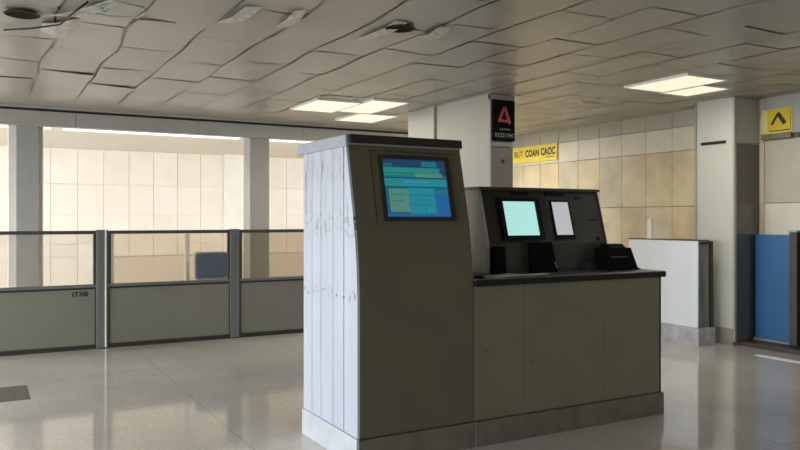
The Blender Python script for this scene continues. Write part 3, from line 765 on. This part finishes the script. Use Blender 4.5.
bm = bmesh.new(); fx = lambda u, v, w: (XR - .05 - w, 5.525 - u, 2.675 + v)
stroke(bm, [(-.085, -.06), (.0, .065)], .03, fx); stroke(bm, [(-.005, .07), (.085, -.06)], .048, fx)
obj('symbol', bm, mat('dark_maroon', (.03, .008, .006), .5), t)
B('small_lettering', M['ink'], t, XR - .052, XR - .05, 5.385, 5.64, 2.535, 2.546)
B('lower_strip', mat('olive_strip', (.20, .18, .09), .5, var=.4, vscale=30), t, XR - .05, XR - .02, 5.37, 5.75, 2.445, 2.512)
tag(B('sign_plate', M['housing_dark'], None, 7.755, 7.772, 5.88 + .04, 6.27, 2.405, 2.44, bevel=.002), 'thin dark plate across the face of the right column', 'plate')

# ------------------------------------------------------------------ right side furniture
t = thing('check_in_desk', 'white panelled desk with grey marble base beside the right column', 'desk', (7.5, 6.5, 0))
B('front_panel', M['white_desk'], t, 7.37, 7.39, 6.0, 7.08, .215, 1.24, bevel=.003)
B('carcass', M['white_desk'], t, 7.39, 7.60, 6.03, 7.07, .2, 1.225)
B('base', M['marble'], t, 7.36, 7.66, 5.98, 7.09, 0, .21, bevel=.004)
B('top_edge', M['housing'], t, 7.365, 7.61, 6.02, 7.08, 1.24, 1.25)
B('end_panel', M['steel'], t, 7.39, 7.58, 6.005, 6.03, .215, 1.2)
bm = bmesh.new(); box(bm, 7.59, 7.625, 5.985, 6.03, .21, 1.235); box(bm, 7.39, 7.59, 5.985, 6.03, 1.2, 1.235); obj('end_frame', bm, M['dark_brown'], t, bevel=.002)
t = thing('marker_post', 'slender white tapered post standing on the white desk', 'post', (7.5, 6.83, 1.25))
tapered('shaft', 7.48, 7.53, 6.80, 6.875, 1.25, 1.50, (.01, .01), .012, M['white'], t)
B('foot', M['white'], t, 7.47, 7.54, 6.79, 6.885, 1.25, 1.258)

t = thing('blue_locker', 'bright blue panelled locker with dark frame beside the right column', 'locker', (8.1, 5.5, 0))
B('body', M['dark_brown'], t, 8.12, 8.205, 5.20, 5.765, .06, 1.31)
B('door', M['blue'], t, 8.10, 8.12, 5.30, 5.765, .09, 1.315, bevel=.003)
B('frame', M['dark_brown'], t, 8.03, 8.205, 5.20, 5.29, .06, 1.35, bevel=.004)
B('frame_top', M['steel'], t, 8.025, 8.2, 5.195, 5.295, 1.35, 1.37)
B('bottom_rail', M['steel'], t, 8.06, 8.12, 5.29, 5.765, .06, .09)
t2 = struct(B('trim_6', M['dark_brown'], None, 7.86, 8.225, 4.2, 5.79, 0, .055))
tag(B('floor_strip', M['white'], None, 7.42, 7.52, 4.30, 5.30, 0, .004), 'pale strip lying on the floor before the blue locker', 'strip')
t = thing('locker_cabinet', 'dark cabinet edge at far right beyond the blue locker', 'cabinet', (8.1, 4.9, 0))
B('body', M['dark_brown'], t, 8.08, 8.2, 4.4, 5.19, .056, 1.33, bevel=.004)
B('top', M['black'], t, 8.07, 8.2, 4.39, 5.192, 1.33, 1.345)

# ------------------------------------------------------------------ light
FAR_W = 50
w = bpy.data.worlds.new('sky'); SC.world = w; w.use_nodes = True
bg = w.node_tree.nodes['Background']
nt = w.node_tree
tc = nt.nodes.new('ShaderNodeTexCoord'); sp = nt.nodes.new('ShaderNodeSeparateXYZ'); rp = nt.nodes.new('ShaderNodeValToRGB')
mr = nt.nodes.new('ShaderNodeMapRange'); mr.inputs['From Min'].default_value = -1; mr.inputs['From Max'].default_value = 1
nt.links.new(tc.outputs['Generated'], sp.inputs[0]); nt.links.new(sp.outputs['Z'], mr.inputs['Value']); nt.links.new(mr.outputs['Result'], rp.inputs['Fac'])
e = rp.color_ramp.elements
e[0].position = .42; e[0].color = (.26, .255, .24, 1); e[1].position = 1; e[1].color = (.80, .88, 1.0, 1)
x = e.new(.52); x.color = (.93, .96, 1.0, 1)
nt.links.new(rp.outputs['Color'], bg.inputs['Color']); bg.inputs['Strength'].default_value = 11.0

def portal(name, loc, rot, sx, sy):
    l = bpy.data.lights.new(name, 'AREA'); l.shape = 'RECTANGLE'; l.size = sx; l.size_y = sy
    l.cycles.is_portal = True
    o = bpy.data.objects.new(name, l); o.location = loc; o.rotation_euler = rot; C.objects.link(o)
portal('window_portal', (XL - .15, (YB + YF) / 2, 1.5), (0, math.radians(-90), 0), 3.0, YF - YB)
def lamp(name, loc, rot, sx, sy, watts, col):
    l = bpy.data.lights.new(name, 'AREA'); l.shape = 'RECTANGLE'; l.size = sx; l.size_y = sy; l.energy = watts; l.color = col
    o = bpy.data.objects.new(name, l); o.location = loc; o.rotation_euler = rot; C.objects.link(o)
# strip lamps fixed to the soffit right behind the beam, washing the tiled wall
for k in range(7):
    lamp('strip_lamp', (XL + 1.3 + 2.65 * k, YH + .62, 2.735), (math.radians(45), 0, 0), 2.4, .12, FAR_W, (1.0, .98, .945))
# the lit panels' own light, plus an added fill lamp behind the pier
for (x, y, wt) in ((3.78, 8.8, 12), (4.37, 8.56, 7), (4.78, 9.5, 8), (6.7, 9.85, 60), (6.42, 5.5, 13), (6.96, 5.7, 6)):
    lamp('panel_or_fill_lamp', (x, y, H - .035), (0, 0, 0), .4, .7, wt, (1, .94, .80))
for k, (x, y) in enumerate(((7.0, 3.3), (7.0, 1.2), (-2.2, 8.0), (-2.2, 5.6))):  # added fill lamps beyond the frame, without fixtures
    lamp('panel_or_fill_lamp', (x, y, H - .05), (0, 0, 0), .6, 1.2, (7, 8, 40, 44)[k], (1, .95, .83))
